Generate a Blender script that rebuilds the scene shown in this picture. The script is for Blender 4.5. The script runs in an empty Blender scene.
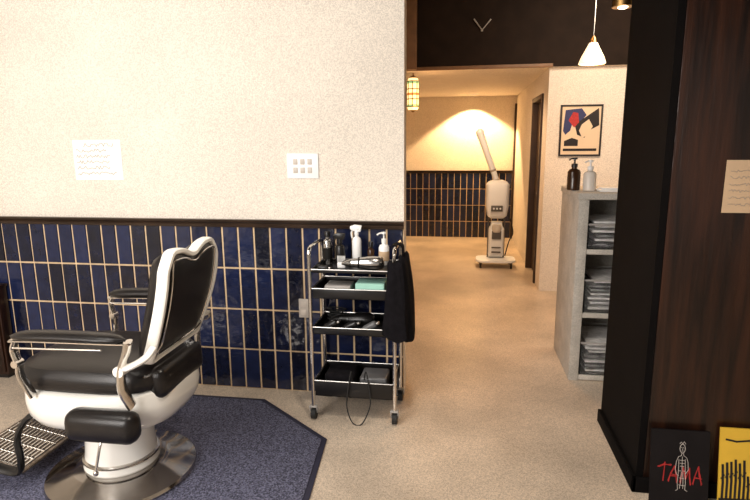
import bpy, bmesh, math, random
from mathutils import Vector, Matrix
random.seed(7)
PI=math.pi
C=bpy.context.scene.collection
SC=bpy.context.scene
try:
    SC.view_settings.view_transform='Standard'
except Exception: pass
# ------------------------------------------------------------ camera
H=1.5; F=550.0
YAW=math.radians(9); PITCH=math.radians(11); ROLL=math.radians(-0.5)
R=Matrix.Rotation(YAW,3,'Z')@Matrix.Rotation(PI/2-PITCH,3,'X')@Matrix.Rotation(ROLL,3,'Z')
cd=bpy.data.cameras.new('camera'); cam=bpy.data.objects.new('camera',cd); C.objects.link(cam)
cam.matrix_world=Matrix.Translation((0,0,H))@R.to_4x4()
cd.sensor_width=36; cd.lens=36*F/750; cd.clip_start=0.05
SC.camera=cam
def P(px,py,X=None,Y=None,Z=None):
    d=R@Vector(((px-375)/F,-(py-250)/F,-1))
    o=Vector((0,0,H))
    if X is not None: t=X/d.x
    elif Y is not None: t=Y/d.y
    else: t=(Z-H)/d.z
    return o+d*t
# ------------------------------------------------------------ materials
def mat(name,col,rough=.5,metal=0,var=0.0,vscale=8,bump=0.0,bscale=60,col2=None,emit=0,ecol=None,trans=0,coat=0,detail=4,ior=1.45,spec=.5,stretch=None):
    m=bpy.data.materials.new(name); m.use_nodes=True
    nt=m.node_tree; b=nt.nodes['Principled BSDF']
    c=(*col,1)
    b.inputs['Roughness'].default_value=rough; b.inputs['Metallic'].default_value=metal
    b.inputs['Transmission Weight'].default_value=trans; b.inputs['Coat Weight'].default_value=coat
    b.inputs['IOR'].default_value=ior; b.inputs['Specular IOR Level'].default_value=spec
    tc=nt.nodes.new('ShaderNodeTexCoord'); src=tc.outputs['Object']
    if stretch:
        mp_=nt.nodes.new('ShaderNodeMapping'); mp_.inputs['Scale'].default_value=stretch
        nt.links.new(src,mp_.inputs['Vector']); src=mp_.outputs['Vector']
    n=nt.nodes.new('ShaderNodeTexNoise'); n.inputs['Scale'].default_value=vscale; n.inputs['Detail'].default_value=detail
    nt.links.new(src,n.inputs['Vector'])
    r=nt.nodes.new('ShaderNodeValToRGB')
    if col2 is None: col2=tuple(max(0,x*(1-var)) for x in col)
    r.color_ramp.elements[0].position=.35; r.color_ramp.elements[1].position=.65
    r.color_ramp.elements[0].color=(*col2,1); r.color_ramp.elements[1].color=c
    nt.links.new(n.outputs['Fac'],r.inputs['Fac']); nt.links.new(r.outputs['Color'],b.inputs['Base Color'])
    if bump>0:
        n2=nt.nodes.new('ShaderNodeTexNoise'); n2.inputs['Scale'].default_value=bscale; n2.inputs['Detail'].default_value=5
        nt.links.new(src,n2.inputs['Vector'])
        bp=nt.nodes.new('ShaderNodeBump'); bp.inputs['Strength'].default_value=bump; bp.inputs['Distance'].default_value=.01
        nt.links.new(n2.outputs['Fac'],bp.inputs['Height']); nt.links.new(bp.outputs['Normal'],b.inputs['Normal'])
    if emit>0:
        b.inputs['Emission Color'].default_value=(*(ecol or col),1); b.inputs['Emission Strength'].default_value=emit
    return m
def speckle(m,scale,amount,up=.3,band=.1):
    # fine mineral grain: a tiny random value per cell, so it stays crisp and never forms a pebble pattern
    nt=m.node_tree; b=nt.nodes['Principled BSDF']; src=b.inputs['Base Color'].links[0].from_socket
    tc=nt.nodes.new('ShaderNodeTexCoord'); sc=nt.nodes.new('ShaderNodeVectorMath'); sc.operation='SCALE'; sc.inputs['Scale'].default_value=scale
    nt.links.new(tc.outputs['Object'],sc.inputs[0])
    n=nt.nodes.new('ShaderNodeTexWhiteNoise'); n.noise_dimensions='3D'
    sn=nt.nodes.new('ShaderNodeVectorMath'); sn.operation='FLOOR'
    nt.links.new(sc.outputs['Vector'],sn.inputs[0]); nt.links.new(sn.outputs['Vector'],n.inputs['Vector'])
    mr=nt.nodes.new('ShaderNodeMapRange'); mr.inputs['From Min'].default_value=0; mr.inputs['From Max'].default_value=1
    mr.inputs['To Min'].default_value=1-amount; mr.inputs['To Max'].default_value=1+amount*up
    nt.links.new(n.outputs['Value'],mr.inputs['Value'])
    mx=nt.nodes.new('ShaderNodeVectorMath'); mx.operation='MULTIPLY'
    nt.links.new(src,mx.inputs[0]); nt.links.new(mr.outputs['Result'],mx.inputs[1])
    nt.links.new(mx.outputs['Vector'],b.inputs['Base Color'])
M={}
M['plaster']=mat('cream_plaster',(.85,.775,.675),.85,var=.07,vscale=2.0,bump=.03,bscale=160); speckle(M['plaster'],210,.22,.5)
M['floor']=mat('concrete_floor',(.76,.63,.495),.33,var=.36,vscale=1.5,bump=.015,bscale=14,detail=8); speckle(M['floor'],210,.33,.4)
M['black_ceiling']=mat('black_paint',(.020,.011,.007),.75,var=.3,spec=.2)
M['pillar_black']=mat('pillar_black_paint',(.004,.003,.003),.85,var=.3,spec=.12)
M['wood_dark']=mat('dark_stained_wood',(.036,.0125,.006),.28,col2=(.010,.0045,.003),vscale=4,bump=.25,bscale=9,stretch=(7,7,.5),spec=.5)
M['rail']=mat('rail_wood',(.04,.022,.013),.35,var=.4,vscale=6)
M['grout']=mat('tan_grout',(.72,.53,.33),.9,var=.2,vscale=20)
M['chrome']=mat('chrome',(.75,.72,.68),.16,1,var=.08)
M['silver']=mat('brushed_silver',(.55,.54,.53),.22,1,var=.10)
M['basechrome']=mat('worn_chrome',(.48,.45,.42),.11,1,var=.35,vscale=5)
M['steel']=mat('brushed_steel',(.50,.48,.45),.32,1,var=.15)
M['enamel']=mat('white_enamel',(.92,.90,.84),.18,var=.03,coat=.4)
M['leather']=mat('black_leather',(.010,.008,.008),.30,var=.4,vscale=20,bump=.12,bscale=180)
M['mat']=mat('navy_mat',(.140,.142,.205),.85,col2=(.075,.078,.125),vscale=90,bump=.3,bscale=200,spec=.2); speckle(M['mat'],170,.65,.9)
M['matedge']=mat('mat_edge',(.030,.030,.058),.7,var=.2)
M['blackplastic']=mat('black_plastic',(.010,.009,.009),.3,var=.3)
M['greyplastic']=mat('grey_plastic',(.38,.36,.34),.4,var=.15)
M['darkgrey']=mat('dark_grey_plastic',(.12,.12,.125),.35,var=.2)
M['whiteplastic']=mat('white_plastic',(.88,.88,.87),.35,var=.04)
M['steamer']=mat('steamer_white_plastic',(.84,.90,.98),.35,var=.03)
M['cloth']=mat('black_cloth',(.008,.007,.009),.95,var=.4,vscale=30,bump=.3,bscale=120,spec=.15)
M['teal']=mat('teal_cloth',(.36,.66,.56),.8,var=.15)
M['towel']=mat('packet_film_white',(.92,.91,.90),.20,var=.3,vscale=14,bump=.5,bscale=30)
M['greytowel']=mat('packet_film_grey',(.42,.42,.43),.20,var=.7,vscale=12,bump=.6,bscale=30)
M['bin']=mat('smoky_translucent_plastic',(.95,.95,.95),.10,var=.03,trans=.97,ior=1.10)
M['concrete']=mat('grey_painted_board',(.56,.52,.46),.75,var=.20,vscale=9,bump=.2,bscale=60); speckle(M['concrete'],230,.2,.5)
M['paper']=mat('tan_paper',(.62,.44,.28),.8,var=.08)
M['wallpaper_note']=mat('white_note_paper',(.96,.93,.89),.7,var=.03)
M['ink']=mat('faint_ink',(.38,.32,.27),.8,var=.1)
M['switch']=mat('switch_plastic',(.97,.96,.95),.3,var=.02)
M['switchgap']=mat('switch_rocker',(.58,.52,.46),.4,var=.05)
M['outlet']=mat('outlet_plate',(.50,.45,.40),.4,var=.05)
M['amber']=mat('dark_amber_plastic',(.05,.022,.010),.15,var=.2)
M['clear']=mat('frosted_clear_plastic',(.88,.85,.80),.25,var=.03,trans=.35)
M['lampshade']=mat('cream_glass_shade',(.95,.82,.62),.4,var=.03,emit=.9,ecol=(1,.78,.52))
M['bulb']=mat('bulb_glow',(1,.8,.5),.4,emit=14,ecol=(1,.72,.38))
M['lantern']=mat('lantern_glass',(1,.75,.35),.3,emit=2.0,ecol=(1,.66,.28),col2=(.6,.7,.3),vscale=18)
M['lanterngreen']=mat('lantern_green_glass',(.35,.55,.25),.3,var=.3,emit=.7,ecol=(.45,.75,.30))
M['lanternred']=mat('lantern_amber_glass',(.75,.25,.06),.3,var=.3,emit=.8,ecol=(1,.35,.08))
M['brass']=mat('aged_brass',(.45,.27,.10),.35,1,var=.3)
M['poster_bg']=mat('poster_cream',(.78,.62,.44),.6,var=.04)
M['poster_black']=mat('poster_black_ink',(.015,.012,.015),.5,var=.2)
M['poster_navy']=mat('poster_navy_ink',(.03,.04,.14),.5,var=.2)
M['red']=mat('red_ink',(.50,.03,.03),.5,var=.3,vscale=60)
M['yellow']=mat('yellow_board',(.80,.50,.05),.5,var=.1)
M['white_ink']=mat('chalky_white_ink',(.75,.7,.65),.7,var=.2)
M['boardblack']=mat('black_board',(.010,.008,.009),.6,var=.3,spec=.2)
M['doorwood']=mat('door_brown',(.05,.026,.015),.5,var=.3)
M['glassdark']=mat('dark_door_panel',(.13,.085,.05),.35,var=.2)
M['woodtrim']=mat('lit_wood_trim',(.22,.11,.05),.5,var=.3)
M['rubber']=mat('black_rubber',(.015,.015,.015),.7,var=.2)
M['tread']=mat('footrest_metal',(.40,.33,.27),.4,.85,var=.45,vscale=40)
def tile_mat():
    m=bpy.data.materials.new('navy_glazed_tile'); m.use_nodes=True; nt=m.node_tree; b=nt.nodes['Principled BSDF']
    a=nt.nodes.new('ShaderNodeAttribute'); a.attribute_name='tile'
    tc=nt.nodes.new('ShaderNodeTexCoord'); n=nt.nodes.new('ShaderNodeTexNoise'); n.inputs['Scale'].default_value=16; n.inputs['Detail'].default_value=4
    nt.links.new(tc.outputs['Object'],n.inputs['Vector'])
    ad=nt.nodes.new('ShaderNodeMath'); ad.operation='MULTIPLY_ADD'; ad.inputs[1].default_value=.7
    nt.links.new(n.outputs['Fac'],ad.inputs[0]); nt.links.new(a.outputs['Fac'],ad.inputs[2])
    r=nt.nodes.new('ShaderNodeValToRGB'); e=r.color_ramp.elements
    e[0].position=.25; e[0].color=(.0035,.0045,.013,1); e[1].position=1.0; e[1].color=(.014,.022,.072,1)
    nt.links.new(ad.outputs[0],r.inputs['Fac']); nt.links.new(r.outputs['Color'],b.inputs['Base Color'])
    b.inputs['Roughness'].default_value=.14
    bp=nt.nodes.new('ShaderNodeBump'); bp.inputs['Strength'].default_value=.42; bp.inputs['Distance'].default_value=.01
    n2=nt.nodes.new('ShaderNodeTexNoise'); n2.inputs['Scale'].default_value=18; n2.inputs['Detail'].default_value=1
    nt.links.new(tc.outputs['Object'],n2.inputs['Vector']); nt.links.new(n2.outputs['Fac'],bp.inputs['Height']); nt.links.new(bp.outputs['Normal'],b.inputs['Normal'])
    return m
M['tile']=tile_mat()
# ------------------------------------------------------------ builders
def wp(o):
    v=Vector((0,0,0))
    while o is not None: v+=o.location; o=o.parent
    return v
def catmull(pts,n=8,closed=False):
    pts=[Vector(p) for p in pts]; out=[]; N=len(pts)
    rng=range(N) if closed else range(N-1)
    for i in rng:
        p1=pts[i]; p2=pts[(i+1)%N]
        p0=pts[(i-1)%N] if (closed or i>0) else p1*2-p2
        p3=pts[(i+2)%N] if (closed or i+2<N) else p2*2-p1
        for k in range(n):
            t=k/n
            out.append(.5*((2*p1)+(p2-p0)*t+(2*p0-5*p1+4*p2-p3)*t*t+(3*p1-p0-3*p2+p3)*t**3))
    if not closed: out.append(pts[-1])
    return out
class MB:
    def __init__(s): s.bm=bmesh.new()
    def merge(s,b,mx=None):
        if mx is not None: bmesh.ops.transform(b,matrix=mx,verts=b.verts)
        me=bpy.data.meshes.new('tmp'); b.to_mesh(me); b.free(); s.bm.from_mesh(me); bpy.data.meshes.remove(me); return s
    def box(s,x0,x1,y0,y1,z0,z1,bev=0,seg=2,mx=None):
        b=bmesh.new(); bmesh.ops.create_cube(b,size=1)
        for v in b.verts:
            v.co=Vector(((x0+x1)/2+v.co.x*(x1-x0),(y0+y1)/2+v.co.y*(y1-y0),(z0+z1)/2+v.co.z*(z1-z0)))
        if bev>0: bmesh.ops.bevel(b,geom=b.edges[:],offset=bev,segments=seg,affect='EDGES',profile=.5)
        return s.merge(b,mx)
    def loft(s,rings,cap=True,closed_path=False,mx=None):
        b=bmesh.new(); vs=[[b.verts.new(p) for p in r] for r in rings]; n=len(rings[0])
        m=len(rings)
        for i in range(m if closed_path else m-1):
            A=vs[i]; B=vs[(i+1)%m]
            for k in range(n): 
                b.faces.new((A[k],A[(k+1)%n],B[(k+1)%n],B[k]))
        if cap and not closed_path:
            b.faces.new(vs[0][::-1]); b.faces.new(vs[-1])
        bmesh.ops.recalc_face_normals(b,faces=b.faces)
        return s.merge(b,mx)
    def cyl(s,p0,p1,r0,r1=None,seg=20,mx=None):
        return s.tube([p0,p1],r0,seg,radii=[r0,r0 if r1 is None else r1],sm=False,mx=mx)
    def tube(s,pts,r,seg=10,closed=False,sm=True,radii=None,n=8,flat=1.0,up=None,mx=None):
        if sm: 
            pts=catmull(pts,n,closed)
        pts=[Vector(p) for p in pts]; N=len(pts); rings=[]; nrm=None
        for i,p in enumerate(pts):
            if closed: t=pts[(i+1)%N]-pts[i-1]
            else: t=pts[min(i+1,N-1)]-pts[max(i-1,0)]
            t.normalize()
            if up is not None: nrm=Vector(up)-t*t.dot(Vector(up)); nrm.normalize()
            elif nrm is None:
                a=Vector((0,0,1)) if abs(t.z)<.9 else Vector((1,0,0)); nrm=(a-t*t.dot(a)).normalized()
            else: nrm=(nrm-t*t.dot(nrm)).normalized()
            bn=t.cross(nrm)
            rr=r if radii is None else radii[0]+(radii[-1]-radii[0])*i/(N-1)
            rings.append([p+nrm*math.cos(2*PI*k/seg)*rr+bn*math.sin(2*PI*k/seg)*rr*flat for k in range(seg)])
        return s.loft(rings,True,closed,mx)
    def lathe(s,prof,c=(0,0,0),seg=36,mx=None):
        c=Vector(c)
        rings=[[c+Vector((max(r,.0004)*math.cos(2*PI*k/seg),max(r,.0004)*math.sin(2*PI*k/seg),z)) for k in range(seg)] for r,z in prof]
        return s.loft(rings,mx=mx)
    def ell(s,c,r,mx=None,u=20,v=12):
        b=bmesh.new(); bmesh.ops.create_uvsphere(b,u_segments=u,v_segments=v,radius=1)
        for q in b.verts: q.co=Vector((c[0]+q.co.x*r[0],c[1]+q.co.y*r[1],c[2]+q.co.z*r[2]))
        return s.merge(b,mx)
    def prism(s,pts,vec,bev=0):
        b=bmesh.new(); vec=Vector(vec)
        lo=[b.verts.new(p) for p in pts]; hi=[b.verts.new(Vector(p)+vec) for p in pts]; n=len(pts)
        b.faces.new(lo[::-1]); b.faces.new(hi)
        for k in range(n): b.faces.new((lo[k],lo[(k+1)%n],hi[(k+1)%n],hi[k]))
        bmesh.ops.recalc_face_normals(b,faces=b.faces)
        if bev>0: bmesh.ops.bevel(b,geom=b.edges[:],offset=bev,segments=2,affect='EDGES',profile=.5)
        return s.merge(b)
    def build(s,name,m,parent=None,origin=None,ang=35):
        me=bpy.data.meshes.new(name)
        if parent is not None: off=wp(parent)
        else:
            if origin is None:
                xs=[v.co for v in s.bm.verts]
                origin=Vector((sum(v.x for v in xs)/len(xs),sum(v.y for v in xs)/len(xs),min(v.z for v in xs)))
            off=Vector(origin)
        bmesh.ops.translate(s.bm,vec=-off,verts=s.bm.verts)
        s.bm.to_mesh(me); s.bm.free()
        for p in me.polygons: p.use_smooth=True
        me.set_sharp_from_angle(angle=math.radians(ang))
        me.materials.append(m)
        o=bpy.data.objects.new(name,me); C.objects.link(o)
        if parent is not None: o.parent=parent
        else: o.location=off
        return o
def thing(name,label,cat,loc,group=None):
    o=bpy.data.objects.new(name,None); C.objects.link(o); o.location=loc; o.empty_display_size=.1
    o['label']=label; o['category']=cat
    if group: o['group']=group
    return o
def tag(o,label,cat,group=None):
    o['label']=label; o['category']=cat
    if group: o['group']=group
    return o
def struct(o): o['kind']='structure'; return o
def sring(cx,cy,z,a,b,n=4,seg=44):
    out=[]
    for k in range(seg):
        t=2*PI*k/seg; c_,s_=math.cos(t),math.sin(t)
        out.append(Vector((cx+a*math.copysign(abs(c_)**(2/n),c_),cy+b*math.copysign(abs(s_)**(2/n),s_),z)))
    return out
def stroke(mb,pts,w,fn,th=.0008,nrm=(0,-1,0)):
    q=[Vector(fn(*p)) for p in pts]; nv=Vector(nrm)
    for a,b in zip(q[:-1],q[1:]):
        t=(b-a)
        if t.length<1e-6: continue
        t.normalize(); s_=t.cross(nv).normalized()*w/2
        a2=a-t*w*.4; b2=b+t*w*.4
        mb.prism([a2+s_,a2-s_,b2-s_,b2+s_],nv*th)
# ------------------------------------------------------------ room dimensions
YW=3.07; XE=P(404,219,Y=YW).x
YF=8.85; YB=5.65; XS=.80; ZL=2.19; ZC=2.85; RZ=1.065
XL=-3.4; XR=2.6; XCL=-1.9
OG=(.0013,.0017,.0011)
struct(MB().box(XL-.15,XR+.15,-1.6,YF+.15,-.1,0).build('floor',M['floor'],origin=OG))
wl=struct(MB().box(XL,XE,YW,YW+.12,0,ZC).build('wall_left',M['plaster'],origin=(0,YW+.0017,0)))
struct(MB().box(XL-.15,XL,-1.5,YW+.12,0,ZC).build('wall_side',M['plaster'],origin=OG))
wf=struct(MB().box(XCL,XS+.12,YF,YF+.12,0,ZL).build('wall_far',M['plaster'],origin=(0,YF+.0017,0)))
struct(MB().box(XCL-.12,XCL,YW+.12,YF+.12,0,ZC).build('wall_corridor',M['plaster'],origin=OG))
struct(MB().box(XS,XR,YB,YB+.12,0,ZL).build('wall_back',M['plaster'],origin=(0,YB+.0017,0)))
struct(MB().box(XR,XR+.12,-1.5,YB+.12,0,ZC).build('wall_right',M['plaster'],origin=OG))
DY0,DY1,DZ=5.95,6.75,1.98
sw=MB().box(XS,XS+.12,YB+.12,DY0,0,ZL).box(XS,XS+.12,DY1,YF,0,ZL).box(XS,XS+.12,DY0,DY1,DZ,ZL)
struct(sw.build('wall_passage',M['plaster'],origin=(XS+.0017,.001,.001)))
struct(MB().box(XL,XR,-1.5,YB-.05,ZC,ZC+.1).build('ceiling',M['black_ceiling'],origin=(0,0,0)))
struct(MB().box(XCL,XR,YB-.05,YF+.12,ZL,ZL+.08).build('ceiling_low',M['plaster'],origin=(0,0,ZL+.0017)))
struct(MB().box(XCL,XR,YB-.06,YB-.0505,ZL,ZC).build('wall_bulkhead',M['black_ceiling'],origin=(0,0,0)))
struct(MB().box(XCL,XS+.02,YB-.075,YB-.06,ZL-.005,ZL+.03,.003).build('trim_3',M['woodtrim'],origin=(0,0,0)))
a=P(405,30,Y=YB-.09); b=P(417,30,Y=YB-.09)
struct(MB().box(a.x-.35,b.x,YB-.14,YB-.08,ZL,ZC,.004).build('trim_4',M['woodtrim'],origin=(0,0,0)))
d=struct(MB().box(XS-.02,XS+.13,DY0,DY0+.05,0,DZ,.004).box(XS-.02,XS+.13,DY1-.05,DY1,0,DZ,.004).box(XS-.02,XS+.13,DY0+.05,DY1-.05,DZ-.05,DZ,.004).build('door_1',M['doorwood'],origin=(0,0,0)))
MB().box(XS+.05,XS+.09,DY0+.05,DY1-.05,.005,DZ-.05).build('door_leaf',M['glassdark'],d)
MB().cyl((XS+.05,DY0+.13,.95),(XS,DY0+.13,.95),.009).cyl((XS+.005,DY0+.13,.95),(XS+.005,DY0+.24,.95),.008).build('door_handle',M['steel'],d)
struct(MB().box(XS-.03,XS-.001,YF-.06,YF-.02,0,ZL-.12,.004).build('trim_5',M['doorwood'],origin=(0,0,0)))
def tiles(x0,x1,y,zt,pw,rows,name,parent):
    mb=MB(); mb.box(x0,x1,y-.008,y-.001,0,zt); mb.build('grout_bed',M['grout'],parent)
    bm=bmesh.new(); lay=bm.faces.layers.float.new('tile')
    ph=zt/rows; g=.0095; n=int(math.ceil((x1-x0)/pw))
    for i in range(n):
        for j in range(rows):
            xa=x1-(i+1)*pw+g/2; xb=x1-i*pw-g/2; xa=max(xa,x0)
            za=j*ph+g/2; zb=(j+1)*ph-g/2
            yf=[y-.014+random.uniform(-.002,.002) for _ in range(4)]
            e=.0025
            o_=[bm.verts.new(v) for v in ((xa,y-.008,za),(xb,y-.008,za),(xb,y-.008,zb),(xa,y-.008,zb))]
            f_=[bm.verts.new(v) for v in ((xa+e,yf[0],za+e),(xb-e,yf[1],za+e),(xb-e,yf[2],zb-e),(xa+e,yf[3],zb-e))]
            fs=[bm.faces.new(f_)]
            for k in range(4): fs.append(bm.faces.new((o_[k],o_[(k+1)%4],f_[(k+1)%4],f_[k])))
            t=random.uniform(-.1,.55)
            for f in fs: f[lay]=t
    me=bpy.data.meshes.new(name); bm.to_mesh(me); bm.free()
    me.transform(Matrix.Translation(-wp(parent))); me.materials.append(M['tile'])
    o=bpy.data.objects.new(name,me); C.objects.link(o); o.parent=parent; return o
tiles(XL,XE,YW,RZ-.04,.099,4,'glazed_tiles',wl)
tiles(XCL,XS-.03,YF,RZ-.03,.099,4,'glazed_tiles',wf)
prof=[(0,-.045),(-.022,-.045),(-.026,-.03),(-.018,-.022),(-.032,-.012),(-.036,0),(0,0)]
def rail(name,x0,x1,y,z):
    pts=[Vector((x0,y+p[0]-.001,z+p[1])) for p in prof]
    return struct(MB().prism(pts,(x1-x0,0,0)).build(name,M['rail'],origin=(0,0,0)))
rail('trim_1',XL,XE,YW,RZ); rail('trim_2',XCL,XS-.03,YF,RZ)
# pillar
PX0,PY0,PY1=.775,2.31,2.93
pil=struct(MB().box(PX0,1.75,PY0+.02,PY1,0,ZC).build('wall_pillar',M['pillar_black'],origin=(0,0,0)))
MB().box(PX0,PX0+.029,PY0+.001,PY0+.0195,0,ZC).build('corner_strip',M['pillar_black'],pil)
MB().box(PX0+.03,1.75,PY0,PY0+.019,0,ZC,.003).build('wood_facing',M['wood_dark'],pil)
bb=MB().box(PX0-.018,PX0-.001,PY0-.018,PY1,0,.07,.004).box(PX0-.018,1.75,PY0-.018,PY0-.001,0,.07,.004)
struct(bb.build('baseboard_pillar',M['pillar_black'],origin=(0,0,0)))
# ------------------------------------------------------------ mat
k1=P(265,400,Z=0); k2=P(327,440,Z=0); k3=P(310,498,Z=0)
mp=[(k1.x,k1.y),(k2.x,k2.y),(k3.x,k3.y),(-.62,1.5),(-1.05,1.15),(-1.75,1.15),(-2.12,1.5),(-2.14,2.35),(-1.72,k1.y)]
t=thing('floor_mat','dark navy floor mat with clipped corners under the barber chair','mat',(-1.4,2,.0017))
MB().prism([(x,y,.001) for x,y in mp],(0,0,.006),.002).build('mat_border',M['matedge'],t)
cx,cy=-1.38,2.05
MB().prism([(cx+(x-cx)*.965,cy+(y-cy)*.965,.0075) for x,y in mp],(0,0,.004),.0015).build('mat_surface',M['mat'],t)
# ------------------------------------------------------------ barber chair
CX,CY=-1.53,2.15; fz=.012
ch=thing('barber_chair','vintage barber chair in black leather and white enamel on a round chrome base','barber chair',(CX,CY,fz))
BY=CY-.035
MB().lathe([(.0,fz),(.320,fz),(.325,fz+.012),(.320,fz+.026),(.28,fz+.035),(.24,fz+.044),(.21,fz+.052),(.18,fz+.060),(.0,fz+.062)],(CX+.0,BY,0),56).build('base',M['basechrome'],ch)
MB().lathe([(.0,.070),(.158,.070),(.163,.08),(.158,.10),(.150,.15),(.147,.2),(.150,.25),(.165,.29),(.21,.325),(0,.325)],(CX,BY,0),48).build('pedestal',M['enamel'],ch)
MB().lathe([(.155,.105),(.165,.110),(.165,.118),(.155,.124)],(CX,BY,0),40).build('pedestal_ring',M['chrome'],ch)
SX=CX-.015
rg=[]
for z,a,b in ((.305,.18,.165),(.312,.265,.225),(.334,.315,.264),(.370,.338,.285),(.42,.346,.292),(.465,.345,.290),(.488,.340,.286),(.496,.325,.272)):
    rg.append(sring(SX,CY,z,a,b,2.9))
MB().loft(rg).build('seat_body',M['enamel'],ch)
rg=[]
for z,a,b in ((.497,.31,.25),(.503,.325,.263),(.53,.333,.270),(.565,.330,.266),(.590,.31,.247),(.603,.26,.2),(.606,.1,.08)):
    rg.append(sring(SX-.01,CY,z,a,b,4))
MB().loft(rg).build('seat',M['leather'],ch)
MB().box(CX+.245,CX+.33,CY-.19,CY+.19,.45,.590,.040,4).build('seat_roll',M['leather'],ch)
# backrest
BW=.228; BH=.450; BX=CX+.265; BZ=.63
def bx_(h):
    q=h/BH; return .115*math.sin(min(q,1.05)*PI/2*1.02)
def topH(s): return BH*(1-.075*math.exp(-(s/.30)**2)-.15*max(0,abs(s)-.74)**1.5/.26**1.5)
def wid(tt): return BW*(1-.14*(1-tt)**2-.05*tt**4)
def bp(s,tt,off,sc=1.0):
    h=topH(s)*tt; w=s*wid(tt)
    return Vector((BX+bx_(h)+off,CY+w,BZ+h))
def pad(name,front,back,inset,puff_f,puff_b,m,parent):
    ns,nt_=20,20; b=bmesh.new(); g={}
    for side,base,pf in ((0,front,puff_f),(1,back,puff_b)):
        for i in range(ns+1):
            for j in range(nt_+1):
                s_=-1+2*i/ns; t_=j/nt_
                e=(1-abs(s_)**6)*(1-abs(2*t_-1)**6)
                pp=bp(s_*(1-inset/BW),inset/BH+t_*(1-2*inset/BH),0)
                pp.x+=base+pf*math.sqrt(max(e,0))
                g[side,i,j]=b.verts.new(pp)
    for i in range(ns):
        for j in range(nt_):
            b.faces.new((g[0,i,j],g[0,i,j+1],g[0,i+1,j+1],g[0,i+1,j])); b.faces.new((g[1,i,j],g[1,i+1,j],g[1,i+1,j+1],g[1,i,j+1]))
    bd=[(i,0) for i in range(ns)]+[(ns,j) for j in range(nt_)]+[(i,nt_) for i in range(ns,0,-1)]+[(0,j) for j in range(nt_,0,-1)]
    for a_,c_ in zip(bd,bd[1:]+bd[:1]):
        b.faces.new((g[0,a_[0],a_[1]],g[0,c_[0],c_[1]],g[1,c_[0],c_[1]],g[1,a_[0],a_[1]]))
    bmesh.ops.recalc_face_normals(b,faces=b.faces)
    return MB().merge(b).build(name,m,parent,ang=50)
pad('backrest',-.030,.0,.008,-.05,0,M['leather'],ch)
pad('rear_panel',.0,.020,.014,0,.014,M['leather'],ch)
bd=[]
for i in range(11): bd.append(bp(-1,i/10,.012))
for i in range(1,20): bd.append(bp(-1+2*i/20,1,.012))
for i in range(10,-1,-1): bd.append(bp(1,i/10,.012))
for i in range(1,6): bd.append(bp(1-2*i/6,0,.012))
path=catmull(bd,3,True); N=len(path); rings=[]
for i,p in enumerate(path):
    t_=(path[(i+1)%N]-path[i-1]).normalized(); fx=Vector((1,0,.0)); fx=(fx-t_*t_.dot(fx)).normalized(); bn=t_.cross(fx)
    rings.append([p+fx*(.024*math.copysign(abs(math.cos(2*PI*k/14))**.6,math.cos(2*PI*k/14)))+bn*(.012*math.copysign(abs(math.sin(2*PI*k/14))**.6,math.sin(2*PI*k/14))) for k in range(14)])
MB().loft(rings,closed_path=True).build('back_frame',M['enamel'],ch)
bd2=[]
for i in range(11): bd2.append(bp(-.84,.06+.87*i/10,.035))
for i in range(1,20): bd2.append(bp(-.84+1.68*i/20,.93,.035))
for i in range(10,-1,-1): bd2.append(bp(.84,.06+.87*i/10,.035))
MB().tube(bd2,.004,8,closed=True,n=2).build('panel_piping',M['chrome'],ch)
# arms
AX0,AX1,AZ=-1.765,-1.265,.765
for sgn in (-1,1):
    ay=CY+sgn*.315
    ar=[]
    for q in range(15):
        tt=q/14; x=AX0+(AX1-AX0)*tt
        w=.040*(1-.9*abs(2*tt-1)**9); hgt=(.020 if sgn<0 else .026)*(1-.85*abs(2*tt-1)**9); zz=AZ+.006*math.sin(tt*PI)-.006*(1-tt)**3
        ar.append([Vector((x,ay+w*math.cos(2*PI*k/20),zz+hgt*math.sin(2*PI*k/20))) for k in range(20)])
    arm=MB().loft(ar).build('armrest',M['leather'],ch)
    MB().tube([(AX0+.0,ay,AZ-.026),(AX0+.1,ay,AZ-.021),(AX1-.1,ay,AZ-.017),(AX1+.02,ay,AZ-.014)],.007,10,flat=2.6).build('arm_rail',M['chrome'],arm)
    # angular front bracket with a small hooked lever
    MB().tube([(AX0+.02,ay,AZ-.026),(AX0+.006,ay,AZ-.065),(AX0+.022,ay,AZ-.125),(AX0+.022,ay,AZ-.175),(AX0+.04,ay-sgn*.03,.49)],.009,10,flat=2.2,n=3).tube([(AX0+.01,ay-.012,AZ-.052),(AX0+.2,ay-.012,AZ-.048),(AX0+.40,ay-.012,AZ-.043)],.0045,8).cyl((AX0+.018,ay+.018,AZ-.12),(AX0+.018,ay-.022,AZ-.12),.015).build('front_bracket',M['chrome'],ch)
    MB().tube([(AX1+.01,ay,AZ-.005),(AX1-.005,ay,AZ-.06),(AX1-.03,ay,AZ-.125),(AX1-.035,ay,.56),(AX1-.02,ay-sgn*.03,.475)],.012,12,flat=2.2,n=3).build('rear_bracket',M['chrome'],ch)
    MB().tube([(AX1-.03,ay,AZ-.12),(AX1+.01,ay-sgn*.01,AZ-.11),(AX1+.045,ay-sgn*.05,AZ-.09),(AX1+.06,ay-sgn*.085,AZ-.06)],.013,12,flat=2.0).cyl((AX1-.03,ay+.024,AZ-.125),(AX1-.03,ay-.024,AZ-.125),.022).build('hinge_arm',M['chrome'] if sgn>0 else M['enamel'],ch)
yb=CY-.272
MB().box(-1.55,-1.24,yb-.10,yb,.335,.468,.046,4).build('side_pad',M['leather'],ch)
MB().box(-1.48,-1.32,yb-.02,yb+.06,.36,.44,.01).build('pad_mount',M['blackplastic'],ch)
fx0=CX-.36
foot=MB().prism([(fx0,CY-.22,.075),(fx0,CY+.22,.075),(fx0-.28,CY+.22,.135),(fx0-.28,CY-.22,.135)],(0,0,.014),.004).build('footrest',M['tread'],ch)
rb=MB()
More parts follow.
